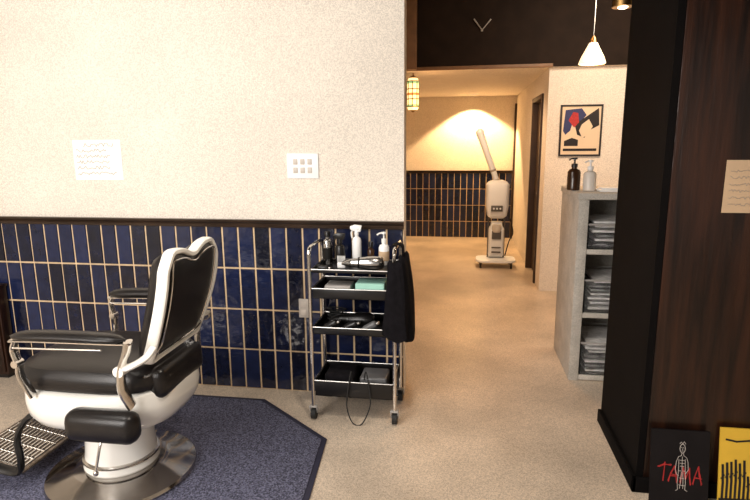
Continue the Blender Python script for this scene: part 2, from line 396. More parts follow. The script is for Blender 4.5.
for i in range(14):
    x=fx0-.018-.0185*i; z=.0885+(fx0-x)*.214
    rb.cyl((x,CY-.205,z+.003),(x,CY+.205,z+.003),.0050,seg=8)
for i in range(7):
    y=CY-.2+.4*i/6
    rb.cyl((fx0-.012,y,.096),(fx0-.265,y,.150),.0045,seg=8)
rb.build('tread_rib',M['chrome'],foot)
for sgn in (-1,1):
    MB().tube([(CX-.20,CY+sgn*.18,.37),(CX-.30,CY+sgn*.205,.35),(CX-.355,CY+sgn*.228,.26),(CX-.35,CY+sgn*.232,.15),(fx0-.03,CY+sgn*.232,.092),(fx0-.28,CY+sgn*.232,.145)],.013,10,flat=1.7,n=4).build('footrest_arm',M['blackplastic'],ch)
MB().tube([(CX+.06,CY-.20,.34),(CX+.06,CY-.25,.28),(CX+.05,CY-.285,.17)],.006,10).ell((CX+.05,CY-.286,.16),(.011,.011,.014)).build('pump_lever',M['chrome'],ch)
# ------------------------------------------------------------ trolley
k=P(313,421,Z=0); tx0,ty0=k.x,k.y; k=P(395,423,Z=0); tx1=k.x; ty0=(ty0+k.y)/2; ty1=min(ty0+.30,YW-.06)
tr=thing('salon_trolley','four tier steel salon trolley with black trays on casters beside the tiled wall','trolley',((tx0+tx1)/2,(ty0+ty1)/2,0))
ZT=P(313,250,Y=ty0).z
for x in (tx0,tx1):
    for y in (ty0,ty1):
        MB().cyl((x,y,.083),(x,y,ZT-.02),.010).build('post',M['chrome'],tr)
        c_=MB().tube([(x-.018,y,.083),(x-.020,y-.0,.062),(x-.017,y+.012,.035)],.004,8).tube([(x+.018,y,.083),(x+.020,y,.062),(x+.017,y+.012,.035)],.004,8).box(x-.022,x+.022,y-.013,y+.013,.074,.084,.003).build('caster',M['greyplastic'],tr)
        MB().cyl((x-.013,y+.012,.034),(x+.013,y+.012,.034),.033,seg=24).build('wheel',M['rubber'],c_)
for x in (tx0,tx1):
    MB().tube([(x,ty0,ZT-.03),(x,ty0+.01,ZT-.005),(x,ty0+.05,ZT+.01),(x,ty1-.05,ZT+.01),(x,ty1-.01,ZT-.005),(x,ty1,ZT-.03)],.010,10).build('side_handle',M['chrome'],tr)
def tray(z0,z1,name='tray'):
    th=.004; b=MB(); x0,x1,y0,y1=tx0+.012,tx1-.012,ty0+.004,ty1-.004
    b.box(x0,x1,y0,y1,z0,z0+th,.001); b.box(x0,x0+th,y0,y1,z0,z1,.001).box(x1-th,x1,y0,y1,z0,z1,.001).box(x0,x1,y0,y0+th,z0,z1,.001).box(x0,x1,y1-th,y1,z0,z1,.001)
    o=b.build(name,M['blackplastic'],tr)
    MB().tube([(x0-.002,y0-.002,z1),(x1+.002,y0-.002,z1),(x1+.002,y1+.002,z1),(x0-.002,y1+.002,z1)],.0035,8,closed=True,sm=False).build('tray_rim',M['steel'],o)
TZ=[P(350,274,Y=ty0).z,P(350,300,Y=ty0).z,P(350,336,Y=ty0).z,P(350,398,Y=ty0).z]
tray(TZ[0],TZ[0]+.018); tray(TZ[1],TZ[1]+.055); tray(TZ[2],TZ[2]+.040); tray(TZ[3],TZ[3]+.09)
z0=TZ[0]+.0045
def TX(px,y=2.95,z=None): return P(px,260,Y=y).x
yb=ty1-.06
def bottle(name,label,cat,x,y,z,r,h,m,capm,kind='cap',label_band=None):
    t=thing(name,label,cat,(x,y,z))
    MB().lathe([(0,z),(r*.9,z),(r,z+.005),(r,z+h*.78),(r*.8,z+h*.88),(r*.4,z+h*.93),(r*.4,z+h),(0,z+h)],(x,y,0),24).build('bottle_body',m,t)
    if label_band: MB().lathe([(r*1.01,z+h*.2),(r*1.02,z+h*.2),(r*1.02,z+h*.62),(r*1.01,z+h*.62)],(x,y,0),24).build('paper_label',label_band,t)
    if kind=='pump':
        MB().lathe([(0,z+h),(r*.48,z+h),(r*.48,z+h+.02),(r*.15,z+h+.022),(r*.15,z+h+.045),(r*.4,z+h+.047),(r*.4,z+h+.058),(0,z+h+.06)],(x,y,0),16).tube([(x,y,z+h+.052),(x-.02,y-.01,z+h+.052),(x-.036,y-.018,z+h+.044)],.005,8).build('pump',capm,t)
    elif kind=='trigger':
        MB().lathe([(0,z+h),(r*.5,z+h),(r*.45,z+h+.022),(0,z+h+.022)],(x,y,0),16).prism([(x-.036,y-.010,z+h+.03),(x-.036,y-.010,z+h+.046),(x-.01,y-.010,z+h+.055),(x+.03,y-.010,z+h+.05),(x+.022,y-.010,z+h+.015),(x-.005,y-.010,z+h+.015)],(0,.02,0),.003).tube([(x-.02,y,z+h+.03),(x-.03,y,z+h+.008),(x-.026,y,z+h-.02)],.004,8).build('trigger_head',capm,t)
    else:
        MB().lathe([(0,z+h),(r*.6,z+h),(r*.6,z+h+.025),(r*.5,z+h+.03),(0,z+h+.03)],(x,y,0),20).build('cap',capm,t)
    return t
bottle('spray_can','steel and black spray can at the left end of the trolley top','spray can',tx0+.052,yb-.02,z0,.027,.155,M['silver'],M['blackplastic'],'cap',M['blackplastic'])
bottle('spray_bottle','black trigger spray bottle beside the steel can on the trolley','spray bottle',tx0+.125,yb-.03,z0,.027,.125,M['blackplastic'],M['blackplastic'],'trigger')
bottle('spray_bottle','tall white trigger spray bottle at the middle of the trolley top','spray bottle',TX(357,yb+.01),yb+.01,z0,.026,.165,M['whiteplastic'],M['whiteplastic'],'trigger')
bottle('pump_bottle','white lotion pump bottle at the right end of the trolley top','pump bottle',TX(384,yb),yb,z0,.029,.125,M['whiteplastic'],M['whiteplastic'],'pump',M['paper'])
bottle('tonic_bottle','small dark bottle between the two white bottles on the trolley','bottle',TX(371,yb+.02),yb+.02,z0,.02,.095,M['amber'],M['blackplastic'],'cap')
x=TX(342,yb-.085); y=yb-.10
mb=MB().box(x-.022,x+.022,y-.01,y+.01,z0,z0+.03,.003)
for i in range(7): mb.box(x-.021+i*.0065,x-.0185+i*.0065,y-.008,y+.006,z0+.029,z0+.065,.0006)
tag(mb.build('clipper_guard',M['whiteplastic']),'white clipper guard comb standing in front of the bottles','comb')
def dryer(label,x,y,z,m,rot,s=1.0,nm=None):
    t=thing('hair_dryer',label,'hair dryer',(x,y,z))
    mx=Matrix.Translation((x,y,z+.040*s))@Matrix.Rotation(rot,4,'Z')@Matrix.Scale(s,4)
    mb=MB(); b=[]
    for dx,r in ((-.078,.012),(-.075,.024),(-.065,.033),(-.03,.038),(.01,.037),(.05,.029),(.09,.023),(.10,.022)):
        b.append([Vector((dx,r*math.cos(2*PI*k/22),r*math.sin(2*PI*k/22))) for k in range(22)])
    mb.loft(b,mx=mx).build('barrel',m,t)
    b=[[Vector((dx,r*math.cos(2*PI*k/22),r*math.sin(2*PI*k/22))) for k in range(22)] for dx,r in ((.052,.0285),(.052,.031),(.060,.031),(.060,.0275))]
    MB().loft(b,mx=mx).build('barrel_ring',M['blackplastic'],t)
    mb=MB(); b=[]
    for dy,r in ((.02,.017),(-.05,.016),(-.10,.014),(-.125,.013)):
        b.append([Vector((-.02+r*math.cos(2*PI*k/14),dy,-.014+r*.8*math.sin(2*PI*k/14))) for k in range(14)])
    mb.loft(b,mx=mx).build('grip',nm or m,t)
    b=[[Vector((dx,w*math.cos(2*PI*k/16),h*math.sin(2*PI*k/16))) for k in range(16)] for dx,w,h in ((.098,.024,.024),(.12,.028,.018),(.145,.035,.008))]
    MB().loft(b,mx=mx).build('nozzle',M['silver'] if m is M['silver'] else M['blackplastic'],t)
dryer('silver hair dryer lying along the front of the trolley top',TX(371,ty0+.12),ty0+.075,z0,M['silver'],PI+.06,1.0,M['silver'])
t=thing('hair_clipper','small black trimmer lying at the left front of the trolley top','hair clipper',(TX(324,ty0+.06),ty0+.05,z0))
x,y=t.location.x,t.location.y
MB().box(x-.035,x+.028,y-.014,y+.014,z0+.001,z0+.027,.01,3).build('clipper_body',M['blackplastic'],t)
MB().box(x+.027,x+.038,y-.012,y+.012,z0+.008,z0+.018,.002).build('clipper_blade',M['chrome'],t)
z1=TZ[1]+.0045
def slab(name,label,cat,x0,x1,y0,y1,z,h,m,rot=0):
    return tag(MB().box(x0,x1,y0,y1,z,z+h,min(.006,h*.4)).build(name,m),label,cat)
xa=TX(325,ty0+.06); xb=TX(351,ty0+.06)
slab('folded_cloth','folded teal cloth in the second tray of the trolley','cloth',TX(356,ty0+.06),TX(385,ty0+.06),ty0+.02,ty0+.16,z1,.080,M['teal'])
slab('tissue_pack','grey tissue pack in the second tray of the trolley','tissue pack',xa,xb,ty0+.03,ty0+.15,z1,.062,M['greyplastic'])
x,y=xb,ty1-.07
t=thing('hair_brush','black round hair brush behind the tissue pack in the second tray','hair brush',(xb,ty1-.07,z1))
MB().cyl((x-.12,y,z1+.025),(x-.01,y,z1+.025),.010,.012).build('handle',M['blackplastic'],t)
mb=MB().cyl((x-.01,y,z1+.025),(x+.08,y,z1+.025),.016)
for i in range(9):
    for k in range(10):
        an=2*PI*k/10; mb.cyl((x+i*.009,y+.015*math.cos(an),z1+.025+.015*math.sin(an)),(x+i*.009,y+.023*math.cos(an),z1+.025+.0235*math.sin(an)),.001,seg=4)
mb.build('bristles',M['rubber'],t)
z2=TZ[2]+.0045
dryer('black hair dryer lying in the third tray of the trolley',TX(358,2.85),ty0+.135,z2,M['blackplastic'],PI,1.1)
for i,(px,dy,rot,lab) in enumerate(((331,.045,-.50,'black clipper at the left front of the third tray'),(351,.045,-.42,'black clipper in the middle of the third tray'),(371,.045,-.52,'grey clipper at the right of the third tray'))):
    x=TX(px,ty0+dy); y=ty0+dy
    t=thing('hair_clipper',lab,'hair clipper',(x,y,z2))
    tilt=Matrix.Translation((x,y,z2+.020))@Matrix.Rotation(rot,4,'Y')@Matrix.Translation((-x,-y,-z2))
    MB().box(x-.042,x+.042,y-.020,y+.020,z2+.001,z2+.038,.014,3,mx=tilt).build('clipper_body',M['darkgrey'] if i==2 else M['blackplastic'],t)
    MB().box(x+.041,x+.055,y-.018,y+.018,z2+.012,z2+.024,.002,mx=tilt).build('clipper_blade',M['steel'],t)
pts=[]
xk,yk=TX(335,ty0+.22),ty0+.235
for q in range(40):
    an=q*.75; pts.append((xk+(.045+.012*math.sin(q*1.7))*math.cos(an),yk+.028*math.sin(an),z2+.006+q*.0018))
tag(MB().tube(pts,.004,8,n=3).build('coiled_cable',M['rubber']),'coiled black clipper cable at the back left of the third tray','cable')
z3=TZ[3]+.0045
tag(MB().box(tx0+.05,tx0+.22,ty0+.05,ty0+.22,z3,z3+.105,.02,3).build('tool_pouch',M['cloth']),'soft black tool pouch in the bottom tray of the trolley','pouch')
tag(MB().box(tx0+.25,tx0+.40,ty0+.05,ty0+.20,z3,z3+.095,.012,3).build('attachment_case',M['darkgrey']),'dark grey attachment case in the bottom tray of the trolley','case')
yc=ty0-.012
pts=[P(352,380,Y=ty0+.04),P(351,372,Y=yc+.006),P(348,390,Y=yc-.003),P(347,408,Y=yc-.01),P(353,424,Y=yc-.02),P(362,424,Y=yc-.02),P(370,406,Y=yc-.012),P(369,388,Y=yc-.004),P(366,372,Y=yc+.006),P(364,380,Y=ty0+.04)]
for p in pts: p.z=max(p.z,.01)
tag(MB().tube(pts,.0035,8).build('power_cable',M['rubber']),'thin black cable looping down from the bottom trolley tray','cable')
# cape hung over the right handle
zb_=P(402,338,Y=ty0).z; zt_=P(402,258,Y=ty0).z
mb=MB()
def drape(cx0,cx1,cy0,a0,a1,b0,b1,zt,zb,nf,ph):
    rg=[]
    for q in range(24):
        tt=q/23; z=zt-(zt-zb)*tt; a=a0+(a1-a0)*tt; b=b0+(b1-b0)*tt; cxx=cx0+(cx1-cx0)*tt+.006*math.sin(4*tt+ph)
        ring=[]
        for k_ in range(56):
            an=2*PI*k_/56; w=1+.07*math.sin(nf*an+2.6*tt+ph)+.05*math.sin(7*an+2-3*tt)
            if q==0: w*=.7
            ring.append(Vector((cxx+a*w*math.cos(an),cy0+b*w*math.sin(an),z+.020*math.sin(2*an+ph)*(1-.4*(1-tt)))))
        rg.append(ring)
    mb.loft(rg)
drape(tx1+.040,tx1+.060,ty0+.08,.024,.046,.10,.12,zt_,zb_,4,0)
drape(tx1-.002,tx1+.014,ty0-.036,.036,.064,.014,.018,zt_-.015,zb_+.01,3,1)
sec=[]
for q in range(9):
    an=PI*q/8; sec.append(Vector((tx1+.006+.026*math.cos(an),0,ZT+.010+.013*math.sin(an))))
for q in range(8,-1,-1):
    an=PI*q/8; sec.append(Vector((tx1+.006+.032*math.cos(an),0,ZT+.010+.019*math.sin(an))))
sec2=[Vector((v.x,ty0+.06,v.z)) for v in sec]
mb.prism(sec2,(0,.06,0))
mb.prism([Vector((tx1+.032,ty0+.06,ZT+.012)),Vector((tx1+.038,ty0+.06,ZT+.012)),Vector((tx1+.046,ty0+.06,zt_-.04)),Vector((tx1+.034,ty0+.06,zt_-.04))],(0,.06,0))
tag(mb.build('barber_cape',M['cloth'],ang=80),'black barber cape draped over the right end of the trolley','cape')
# ------------------------------------------------------------ switch, outlet, note
c=P(303,166,Y=YW); t=thing('light_switch_panel','white six rocker light switch plate on the cream wall','light switch',(c.x,YW-.001,c.z))
w,h=.093,.071
MB().box(c.x-w,c.x+w,YW-.009,YW-.001,c.z-h,c.z+h,.004).build('cover_plate',M['switch'],t)
for i in range(3):
    for j in range(2):
        xx=c.x-.042+i*.042; zz=c.z-.024+j*.048
        MB().box(xx-.013,xx+.013,YW-.012,YW-.0092,zz-.016,zz+.016,.0015).build('rocker',M['switchgap'],t)
c=P(304,308,Y=YW-.018); t=thing('wall_outlet','grey beige socket plate on the blue tiles left of the trolley','socket',(c.x,YW-.018,c.z))
MB().box(c.x-.030,c.x+.030,YW-.026,YW-.0175,c.z-.058,c.z+.058,.004).build('cover_plate',M['outlet'],t)
for dz in (-.025,.025):
    MB().box(c.x-.016,c.x+.016,YW-.029,YW-.0262,c.z+dz-.017,c.z+dz+.017,.002).build('socket',M['switchgap'],t)
a=P(72,140,Y=YW); b=P(124,180,Y=YW)
t=thing('wall_note','pale paper note with faint handwriting taped on the cream wall','note',((a.x+b.x)/2,YW-.001,b.z))
MB().box(a.x,b.x,YW-.002,YW-.001,b.z,a.z).build('sheet',M['wallpaper_note'],t)
for r_ in range(6):
    mb=MB(); zz=a.z-.03-r_*.034; x=a.x+.02+(.05 if r_==0 else 0); xe=b.x-.03-random.uniform(0,.08); pts=[]
    while x<xe:
        pts.append((x,zz+random.uniform(-.011,.011))); x+=.008
    stroke(mb,pts,.0028,lambda u,v:(u,YW-.002,v))
    mb.build('handwriting_line',M['ink'],t)
# ------------------------------------------------------------ dark cabinet sliver at the left edge
xr=P(4,340,Y=2.97).x; zt=P(4,289,Y=2.97).z
t=thing('low_cabinet','dark brown shallow cabinet at the left edge against the tiled wall','cabinet',(xr-.25,3.0,0))
MB().box(xr-.4,xr,2.97,3.045,.03,zt,.004).build('body',M['wood_dark'],t)
MB().box(xr-.42,xr+.008,2.955,3.048,zt,zt+.018,.004).build('top',M['wood_dark'],t)
dd=MB().box(xr-.39,xr-.01,2.955,2.968,.05,zt-.02,.003).build('door',M['wood_dark'],t)
MB().box(xr-.38,xr-.02,2.985,3.04,0,.03).build('plinth',M['blackplastic'],t)
# ------------------------------------------------------------ shelf unit
k=P(568,380,Z=0); ux,uy=k.x,k.y; uz=P(583,193,Y=uy).z; ud=.58; ue=ux+.92
t=thing('shelf_unit','pale grey open shelf unit standing behind the black pillar','shelf unit',(ux+.4,uy+.3,0))
MB().box(ux,ux+.06,uy,uy+ud,0,uz-.04,.003).build('side_panel',M['concrete'],t)
MB().box(ue-.045,ue,uy,uy+ud,0,uz-.04,.003).build('side_panel',M['concrete'],t)
MB().box(ux+.45,ux+.48,uy+.01,uy+ud-.02,.05,uz-.04,.002).build('divider',M['concrete'],t)
MB().box(ux+.061,ue-.046,uy+ud-.019,uy+ud-.001,0,uz-.04).build('back_panel',M['concrete'],t)
MB().box(ux-.008,ue+.012,uy-.012,uy+ud+.005,uz-.04,uz,.005).build('top',M['concrete'],t)
sz=[]
for py in (378,314,250):
    z=P(600,py,Y=uy).z; z=max(z,.035); sz.append(z)
    for (xa,xb) in ((ux+.061,ux+.449),(ux+.481,ue-.046)):
        MB().box(xa,xb,uy+.005,uy+ud-.02,z-.03,z,.002).build('shelf',M['concrete'],t)
sz.append(uz-.04)
lv=['bottom','middle','top']
for i in range(3):
    z=sz[i]+.001; x0,x1,y0,y1=ux+.07,ux+.43,uy+.02,uy+.42; hh=(sz[i+1]-sz[i]-.03)
    t=thing('storage_bin','clear grey storage bin on the %s shelf of the grey unit'%lv[i],'storage bin',((x0+x1)/2,(y0+y1)/2,z))
    hb=hh*.55
    MB().box(x0,x1,y0,y1,z,z+.005).box(x0,x0+.004,y0,y1,z,z+hb,.001).box(x1-.004,x1,y0,y1,z,z+hb,.001).box(x0,x1,y0,y0+.004,z,z+hb,.001).box(x0,x1,y1-.004,y1,z,z+hb,.001).build('bin_body',M['bin'],t)
    MB().tube([(x0,y0,z+hb),(x1,y0,z+hb),(x1,y1,z+hb),(x0,y1,z+hb)],.006,8,closed=True,sm=False).build('bin_rim',M['greyplastic'],t)
    hts=7 if i<2 else 6; zz=z+.006; ph=['lowest','second','third','fourth','fifth','sixth','seventh']
    pat=random.sample([0,1,0,1,0,0,0],hts)
    for q in range(hts):
        th=min(.030,(hh*.80)/hts)*random.uniform(.7,1.12)
        dark=pat[q]
        b=bmesh.new(); bmesh.ops.create_cube(b,size=1); bmesh.ops.subdivide_edges(b,edges=b.edges[:],cuts=5,use_grid_fill=True)
        sx_=random.uniform(-.008,.008); ins=random.uniform(0,.04)
        xa,xb_,ya,yb2=x0+.016+ins,x1-.016-ins*.3,y0+.012+ins*.5,y1-.03
        for v in b.verts:
            u_,v_,w_=v.co
            puff=(1-(2*u_)**4)*(1-(2*v_)**4)
            v.co=Vector(((xa+xb_)/2+u_*(xb_-xa)+sx_,(ya+yb2)/2+v_*(yb2-ya),zz+th*.5+w_*th*(.45+.50*puff)))
        tag(MB().merge(b).build('sealed_packet',M['greytowel'] if dark else M['towel']),'flat %s film packet, %s in the bin on the %s shelf'%('grey' if dark else 'clear white',ph[q] if q<hts-1 else 'topmost',lv[i]),'packet','film wrapped packets in the shelf unit')
        zz+=th
y=uy+.2
x=P(574,175,Y=y).x
bottle('pump_bottle','dark amber pump bottle on the left end of the shelf unit top','pump bottle',x,y,uz+.001,.040,.145,M['amber'],M['blackplastic'],'pump')
x=P(590,175,Y=y-.03).x
bottle('pump_bottle','clear white pump bottle beside the amber one on the shelf unit','pump bottle',x,y-.03,uz+.001,.038,.13,M['clear'],M['whiteplastic'],'pump')
a=P(600,187,Y=y-.1)
t=thing('tissue_tray','flat white tray with paper slips on the shelf unit beside the bottles','tray',(a.x+.07,y-.05,uz+.001))
MB().box(a.x-.005,a.x+.2,y-.14,y+.03,uz+.001,uz+.013,.004).build('tray_base',M['whiteplastic'],t)
MB().box(a.x+.01,a.x+.15,y-.12,y+.01,uz+.0135,uz+.024,.002).build('paper_slips',M['whiteplastic'],t)
# ------------------------------------------------------------ framed poster
a=P(561,105,Y=YB-.01); b=P(600,156,Y=YB-.01)
x0,x1,z1p,z0p=a.x,b.x,a.z,b.z
t=thing('framed_poster','black framed abstract art poster on the cream wall above the shelf unit','poster',((x0+x1)/2,YB-.001,z0p))
fw=.016
MB().box(x0,x1,YB-.022,YB-.001,z1p-fw,z1p,.002).box(x0,x1,YB-.022,YB-.001,z0p,z0p+fw,.002).box(x0,x0+fw,YB-.022,YB-.001,z0p+fw,z1p-fw,.002).box(x1-fw,x1,YB-.022,YB-.001,z0p+fw,z1p-fw,.002).build('frame',M['poster_black'],t)
MB().box(x0+fw,x1-fw,YB-.012,YB-.001,z0p+fw,z1p-fw).build('print',M['poster_bg'],t)
W_,H_=x1-x0,z1p-z0p
def fp(u,v): return Vector((x0+u*W_,YB-.0122,z0p+v*H_))
def blob(pts,m,name,e=0):
    MB().prism([fp(*p)-Vector((0,e,0)) for p in pts],(0,-.0008,0)).build(name,m,t)
blob([(.08,.5),(.12,.9),(.5,.93),(.62,.8),(.5,.68),(.3,.66),(.25,.5),(.14,.42)],M['poster_navy'],'navy_shape')
blob([(.35,.62),(.9,.93),(.93,.6),(.7,.5),(.6,.36),(.42,.42)],M['poster_black'],'black_shape',.0009)
blob([(.2,.7),(.3,.86),(.42,.84),(.45,.66),(.34,.56)],M['red'],'red_shape',.0018)
blob([(.52,.62),(.68,.72),(.78,.58),(.66,.4),(.54,.36),(.46,.5)],M['poster_bg'],'cream_shape',.0018)
blob([(.1,.1),(.9,.1),(.9,.15),(.1,.15)],M['poster_black'],'lower_band')
blob([(.12,.2),(.45,.2),(.45,.32),(.3,.36),(.12,.3)],M['poster_black'],'lower_shape')
# ------------------------------------------------------------ facial steamer
k=P(495,266,Z=0); sx,sy=k.x,k.y
def sz_(py): return P(495,py,Y=sy).z
t=thing('facial_steamer','white facial steamer on a wheeled stand with its arm raised in the corridor','facial steamer',(sx,sy,0))
zb=.07
MB().loft([sring(sx,sy,z,a,b,4) for z,a,b in ((zb,.225,.17),(zb+.008,.24,.185),(zb+.028,.235,.18),(zb+.04,.15,.12))]).build('base',M['steamer'],t)
for dx in (-.18,.18):
    for dy in (-.13,.13):
        w_=MB().cyl((sx+dx,sy+dy,.05),(sx+dx,sy+dy,.072),.015).build('caster',M['darkgrey'],t)
        MB().cyl((sx+dx-.012,sy+dy,.028),(sx+dx+.012,sy+dy,.028),.027,seg=18).build('wheel',M['rubber'],w_)
zh=sz_(207); zt=sz_(180)
for dx in (-.095,.095):
    MB().cyl((sx+dx,sy+.02,zb+.035),(sx+dx,sy+.02,zh-.02),.010).build('pole',M['darkgrey'],t)
zc=sz_(215)
MB().loft([sring(sx,sy,z,a,b,5) for z,a,b in ((zb+.06,.07,.06),(zb+.08,.092,.08),(zb+.40,.092,.08),(zb+.43,.072,.065),(zc-.08,.065,.055))]).build('cabinet_body',M['steamer'],t)
MB().box(sx-.055,sx+.055,sy-.092,sy-.080,zb+.28,zb+.38,.004).build('door_plate',M['darkgrey'],t)
MB().box(sx-.055,sx+.055,sy-.092,sy-.080,zb+.11,zb+.13,.003).build('vent_slot',M['darkgrey'],t)
MB().box(sx-.055,sx+.055,sy-.092,sy-.080,zb+.17,zb+.185,.003).build('vent_slot',M['darkgrey'],t)
MB().loft([sring(sx,sy,z,a,b,4.5) for z,a,b in ((zh-.13,.08,.07),(zh-.10,.115,.10),(zh+.02,.135,.115),(zt-.05,.135,.11),(zt-.02,.11,.09),(zt,.06,.05))]).build('head_unit',M['steamer'],t)
MB().box(sx-.075,sx+.06,sy-.128,sy-.105,zh-.04,zh+.030,.005).build('control_panel',M['darkgrey'],t)
for i in range(3): MB().cyl((sx-.045+i*.038,sy-.140,zh-.005),(sx-.045+i*.038,sy-.129,zh-.005),.011,seg=14).build('knob',M['steamer'],t)
MB().lathe([(0,zc-.20),(.05,zc-.20),(.062,zc-.16),(.05,zc-.105),(0,zc-.10)],(sx,sy-.06,0),24).build('glass_jar',M['clear'],t)
p0=Vector((sx-.01,sy,zt-.02)); p1=P(480,133,Y=sy); dv=(p1-p0)
MB().tube([p0,p0+dv*.3,p0+dv*.85,p1],.034,14,sm=False,radii=[.030,.046]).build('steam_arm',M['steamer'],t)
MB().ell(p1,(.048,.048,.052)).build('arm_nozzle',M['steamer'],t)
dn=dv.normalized()
MB().cyl(p0+dn*.13,p0+dn*.155,.036).build('arm_collar',M['greyplastic'],t)
MB().ell(p0,(.050,.050,.042)).build('arm_joint',M['greyplastic'],t)
MB().tube([(sx+.13,sy+.02,zh-.05),(sx+.20,sy+.03,zh-.3),(sx+.16,sy+.06,.3),(sx+.12,sy+.1,.11)],.007,8).build('cord',M['rubber'],t)
# ------------------------------------------------------------ lamps
py_=4.5; c=P(592,64,Y=py_); zt=P(592,39,Y=py_).z; r=.098
t=thing('pendant_lamp','cream conical pendant lamp hanging before the poster wall','pendant lamp',(c.x,py_,c.z))
sh=MB().lathe([(r*.97,c.z),(r,c.z+.004),(r*.82,c.z+.05),(r*.5,c.z+.11),(r*.3,c.z+.15),(r*.26,zt-.03),(r*.24,zt-.03),(r*.27,c.z+.15),(r*.47,c.z+.108),(r*.79,c.z+.048),(r*.96,c.z+.001)],(c.x,py_,0),36)
sh.build('lamp_shade',M['lampshade'],t)
MB().lathe([(0,zt-.035),(r*.27,zt-.035),(r*.22,zt),(.01,zt+.02),(0,zt+.02)],(c.x,py_,0),20).build('socket',M['brass'],t)
MB().cyl((c.x,py_,zt+.015),(c.x,py_,ZC-.02),.003,seg=8).build('cord',M['steel'],t)
MB().lathe([(0,ZC-.03),(.05,ZC-.03),(.05,ZC-.001),(0,ZC-.001)],(c.x,py_,0),24).build('ceiling_rose',M['blackplastic'],t)
MB().ell((c.x,py_,c.z+.045),(.025,.025,.03)).build('bulb',M['bulb'],t)
ly=5.78; c=P(413,94,Y=ly)
t=thing('hanging_lantern','glowing stained glass hanging lantern beside the end of the near wall','lantern',(c.x,ly,c.z))
lz0=P(413,112,Y=ly).z; lz1=min(P(413,76,Y=ly).z,ZL-.03); lr=.060
MB().lathe([(0,lz0+.02),(lr*.8,lz0+.02),(lr,lz0+.05),(lr,lz1-.05),(lr*.75,lz1-.02),(0,lz1-.02)],(c.x,ly,0),8).build('glass',M['lantern'],t)
hm=(lz1-lz0)
for zz,mm,nm_ in ((lz0+.062,'lanterngreen','green_band'),(lz0+hm*.5,'lanternred','amber_band'),(lz1-.062,'lanterngreen','green_band')):
    MB().lathe([(lr*.99,zz-.012),(lr*1.015,zz-.012),(lr*1.015,zz+.012),(lr*.99,zz+.012)],(c.x,ly,0),8).build(nm_,M[mm],t)
mb=MB()
for k_ in range(8):
    an=2*PI*k_/8; mb.cyl((c.x+lr*1.03*math.cos(an),ly+lr*1.03*math.sin(an),lz0+.05),(c.x+lr*1.03*math.cos(an),ly+lr*1.03*math.sin(an),lz1-.05),.004,seg=6)
for zz in (lz0+.05,lz0+hm*.36,lz0+hm*.64,lz1-.05): mb.lathe([(lr*1.02,zz-.004),(lr*1.1,zz-.004),(lr*1.1,zz+.004),(lr*1.02,zz+.004)],(c.x,ly,0),24)
mb.build('cage',M['brass'],t)
MB().lathe([(0,lz0-.005),(.012,lz0),(.02,lz0+.01),(lr*.8,lz0+.018),(0,lz0+.019)],(c.x,ly,0),20).build('finial',M['brass'],t)
MB().lathe([(0,lz1-.019),(lr*.85,lz1-.019),(.02,lz1),(.006,lz1+.01),(.006,ZL-.001),(0,ZL-.001)],(c.x,ly,0),20).build('hanger',M['brass'],t)
LAN=Vector((c.x,ly,(lz0+lz1)/2))
c=P(623,3,Y=3.15)
t=thing('spot_lamp','small black ceiling spotlight with a glowing bulb beside the pillar top','spotlight',(c.x,3.15,c.z))
MB().cyl((c.x,3.15,c.z+.06),(c.x,3.15,ZC-.001),.008).build('stem',M['blackplastic'],t)
MB().lathe([(.048,c.z-.02),(.052,c.z-.02),(.05,c.z+.06),(.03,c.z+.08),(0,c.z+.08),(0,c.z+.07),(.045,c.z+.05)],(c.x,3.15,0),24).build('housing',M['brass'],t)
MB().ell((c.x,3.15,c.z),(.035,.035,.03)).build('bulb',M['bulb'],t)
yq=YB-.075
a=P(474,19,Y=yq);b=P(482,30,Y=yq);c=P(491,19,Y=yq)
tag(MB().tube([a,b,c],.007,8,sm=False).box(b.x-.010,b.x+.010,yq,yq+.014,b.z-.01,b.z+.015).build('wall_bracket',M['greyplastic']),'small white chevron shaped bracket on the black bulkhead','bracket')
def down(px,y,lab):
    x=P(px,80,Y=y).x
    t=thing('ceiling_downlight',lab,'ceiling light',(x,y,ZL-.02))
    MB().lathe([(.045,ZL-.001),(.06,ZL-.001),(.06,ZL-.008),(.045,ZL-.008)],(x,y,0),28).build('trim_ring',M['whiteplastic'],t)
    MB().lathe([(0,ZL-.001),(.044,ZL-.001),(.044,ZL-.004),(0,ZL-.004)],(x,y,0),28).build('lens',M['bulb'],t)
    return x
dx1=down(474,8.45,'round downlight in the low corridor ceiling close to the far wall')
# ------------------------------------------------------------ pillar note and boards
a=P(727,160,Y=PY0-.001); b=P(752,213,Y=PY0-.001)
t=thing('pillar_note','tan paper note taped on the dark wooden pillar face','note',((a.x+b.x)/2,PY0-.002,b.z))
MB().box(a.x,a.x+.16,PY0-.003,PY0-.001,b.z,a.z).build('sheet',M['paper'],t)
for r_ in range(6):
    mb=MB(); zz=a.z-.04-r_*.026; x=a.x+.018; pts=[]
    while x<a.x+.14:
        pts.append((x,zz+random.uniform(-.006,.006))); x+=.005
    stroke(mb,pts,.0018,lambda u,v:(u,PY0-.003,v))
    mb.build('handwriting_line',M['ink'],t)
def board(name,label,cat,pxa,pxb,pyt,m):
    yb_=PY0-.075; yt=PY0-.025
    xa=P(pxa,470,Y=yb_).x; xb=P(pxb,470,Y=yb_).x; zt=P((pxa+pxb)/2,pyt,Y=yt).z
    t=thing(name,label,cat,((xa+xb)/2,yb_,0))
    def f(u,v,e=0): return Vector((xa+(xb-xa)*u,yb_+(yt-yb_)*v-e,.002+zt*v))
    MB().prism([f(0,0),f(1,0),f(1,1),f(0,1)],(0,.008,0)).build('board',m,t)
    return t,f,(xb-xa),zt
t,f,w,hh=board('picture_board','black picture board with red lettering leaning on the pillar base','picture',652,712,431,M['boardblack'])
mb=MB()
rs=random.Random(3)
